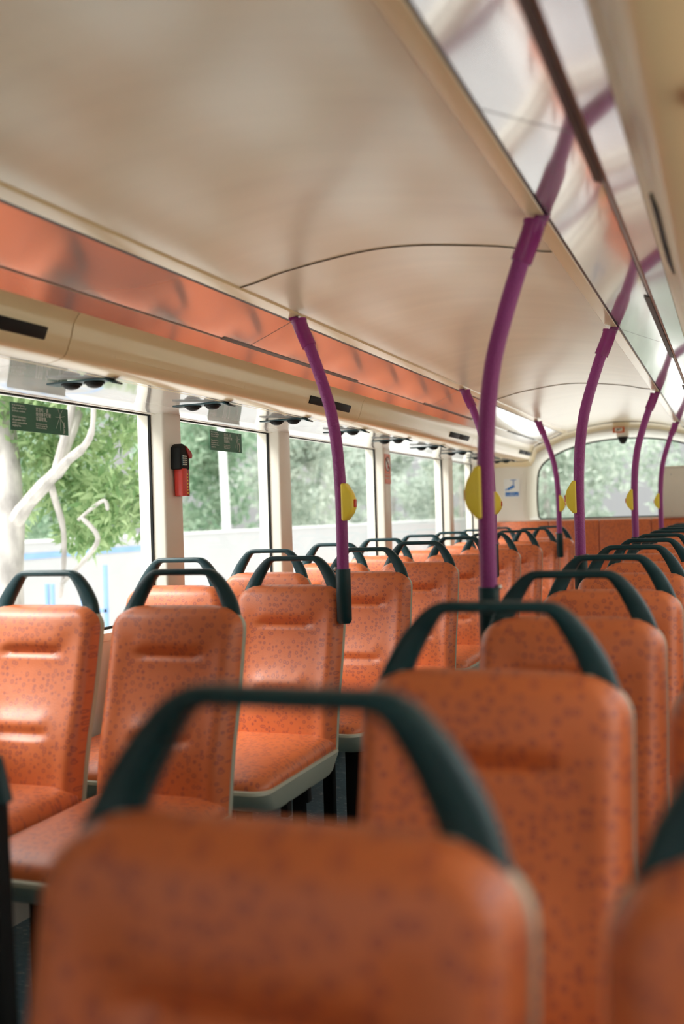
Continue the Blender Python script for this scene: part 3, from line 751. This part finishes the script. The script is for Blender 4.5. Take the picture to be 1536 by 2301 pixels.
# the near tree with pale branches (coordinates from its foot)
tx, ty = -5.66, 7.2
t = thing('roadside_tree', 'pale barked tree with fresh leaves outside the nearest left window', 'tree', (tx, ty, GZ))
def L(x, z, dy=0): return (x-tx, dy, z-GZ)
ob('trunk', MB().tube([L(-5.66, GZ), L(-5.70, -1.6), L(-5.70, -.5), L(-5.66, 0), L(-5.72, .45, .1), L(-5.85, 1.2, .2), L(-6.0, 2.2, .3)], [.17, .145, .13, .125, .095, .075, .04], 12), M['bark'], t)
br = [([L(-5.66, -.04), L(-5.44, .17, -.05), L(-5.17, .37, -.1), L(-5.10, .42, -.1)], [.068, .06, .052, .048]),
      ([L(-5.12, .40, -.1), L(-4.97, .72, -.15), L(-4.84, 1.05, -.2), L(-4.7, 1.6, -.2)], [.04, .035, .03, .018]),
      ([L(-5.14, .40, -.1), L(-5.05, .66, 0), L(-4.99, 1.0, .1), L(-4.97, 1.5, .1)], [.035, .03, .025, .015]),
      ([L(-5.10, .40, -.1), L(-4.93, .50, -.2), L(-4.70, .60, -.3), L(-4.62, .75, -.3), L(-4.6, 1.1, -.3)], [.042, .036, .028, .02, .012]),
      ([L(-5.14, .40, -.1), L(-5.17, .62, .1), L(-5.28, .82, .2), L(-5.4, 1.1, .2)], [.03, .026, .02, .012]),
      ([L(-5.18, .37, -.1), L(-5.20, .20, 0), L(-5.2, -.05, .1), L(-5.28, -.40, .2), L(-5.32, -.62, .2)], [.03, .028, .022, .016, .01]),
      ([L(-5.3, -.5, .2), L(-5.0, -.30, .1), L(-4.8, -.12, 0), L(-4.95, .05, 0)], [.018, .02, .02, .015]),
      ([L(-4.98, .03, 0), L(-4.85, .12, 0), L(-4.73, .18, 0), L(-4.70, .1, 0)], [.014, .016, .016, .01])]
for p, r in br: ob('branch', MB().tube(smooth_path(p, 4), [r[min(int(i/4), len(r)-1)] for i in range((len(p)-1)*4+1)], 10), M['bark'], t)
cl = [L(-5.55, .8, .3), L(-5.3, .55, .5), L(-5.35, 1.1, .2), L(-4.95, .15, .4), L(-4.75, .25, .3), L(-4.85, .85, .4), L(-5.6, .4, .6), L(-5.2, 0., .6), L(-4.55, .0, .4), L(-4.5, .55, .3), L(-5.0, 1.3, 0), L(-4.6, 1.2, 0), L(-5.8, 1.3, 0), L(-5.5, -.05, .8), L(-4.45, .95, .1), L(-6.2, .8, .2), L(-6.0, 1.8, .2), L(-5.2, 1.8, .2), L(-6.1, .2, .5)]
rr_ = [.30, .28, .35, .26, .26, .26, .3, .26, .18, .17, .35, .3, .4, .22, .2, .4, .6, .5, .3]
crown = ob('crown', leaf_mesh(leaves(rng, cl, rr_, 7500, .13, .045, .5), M['leaf']), None, t)
# trees beyond the road
def tree_mesh(seed, n, ll, lw, m):
    rg = np.random.default_rng(seed); cs, rs = [], []
    for k in range(26):
        h = rg.uniform(1.6, 8.0); sp = 2.3*math.sin(math.pi*min(1, max(.12, (h-.8)/8.4)))+.3
        a = rg.uniform(0, 6.28); q = rg.uniform(.1, 1)*sp
        cs.append((q*math.cos(a), q*math.sin(a), h)); rs.append(rg.uniform(.6, 1.25))
    return leaf_mesh(leaves(rg, cs, rs, n, ll, lw), m)
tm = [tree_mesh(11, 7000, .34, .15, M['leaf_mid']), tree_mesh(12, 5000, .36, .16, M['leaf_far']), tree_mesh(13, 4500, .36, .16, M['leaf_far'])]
def tree_at(x, y, s, kind, label, rz):
    t = thing('tree', label, 'tree', (x, y, GZ), rz, group='trees beyond the bus'); t.scale = (s, s, s)
    ob('trunk', MB().tube([(0, 0, 0), (.05, 0, 1.5), (-.05, .05, 3), (.1, 0, 5)], [.2, .16, .13, .06], 10), M['bark'], t)
    ob('crown', tm[kind], None, t)
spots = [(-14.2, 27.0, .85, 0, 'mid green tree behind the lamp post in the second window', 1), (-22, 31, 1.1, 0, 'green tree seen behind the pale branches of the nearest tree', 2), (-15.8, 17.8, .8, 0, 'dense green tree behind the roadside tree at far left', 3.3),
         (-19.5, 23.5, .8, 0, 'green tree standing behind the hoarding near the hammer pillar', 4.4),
         (-16.5, 38, .95, 1, 'haze-tinted tree in the third window, left half', .4), (-17, 46.5, 1.0, 1, 'haze-tinted tree in the third window behind the purple pole', 2.2), (-17, 68, 1.2, 2, 'haze-tinted tree in the fourth window', 5), (-18, 56.5, 1.1, 2, 'haze-tinted tree far behind the orange sign pillar', 1.1),
         (-16, 82, 1.4, 2, 'distant tree by the rear left corner', .7), (-7.5, 45, 1.15, 1, 'haze-tinted tree at the left edge of the rear window', 2.9), (-.5, 49, 1.1, 2, 'haze-tinted tree in the middle of the rear window', 4.1), (6.5, 50, 1.1, 1, 'haze-tinted tree at the right of the rear window', 5.1), (-8, 56, 1.2, 2, 'haze-tinted tree behind the left rear pillar', 3.7)]
for s_ in spots: tree_at(*s_)
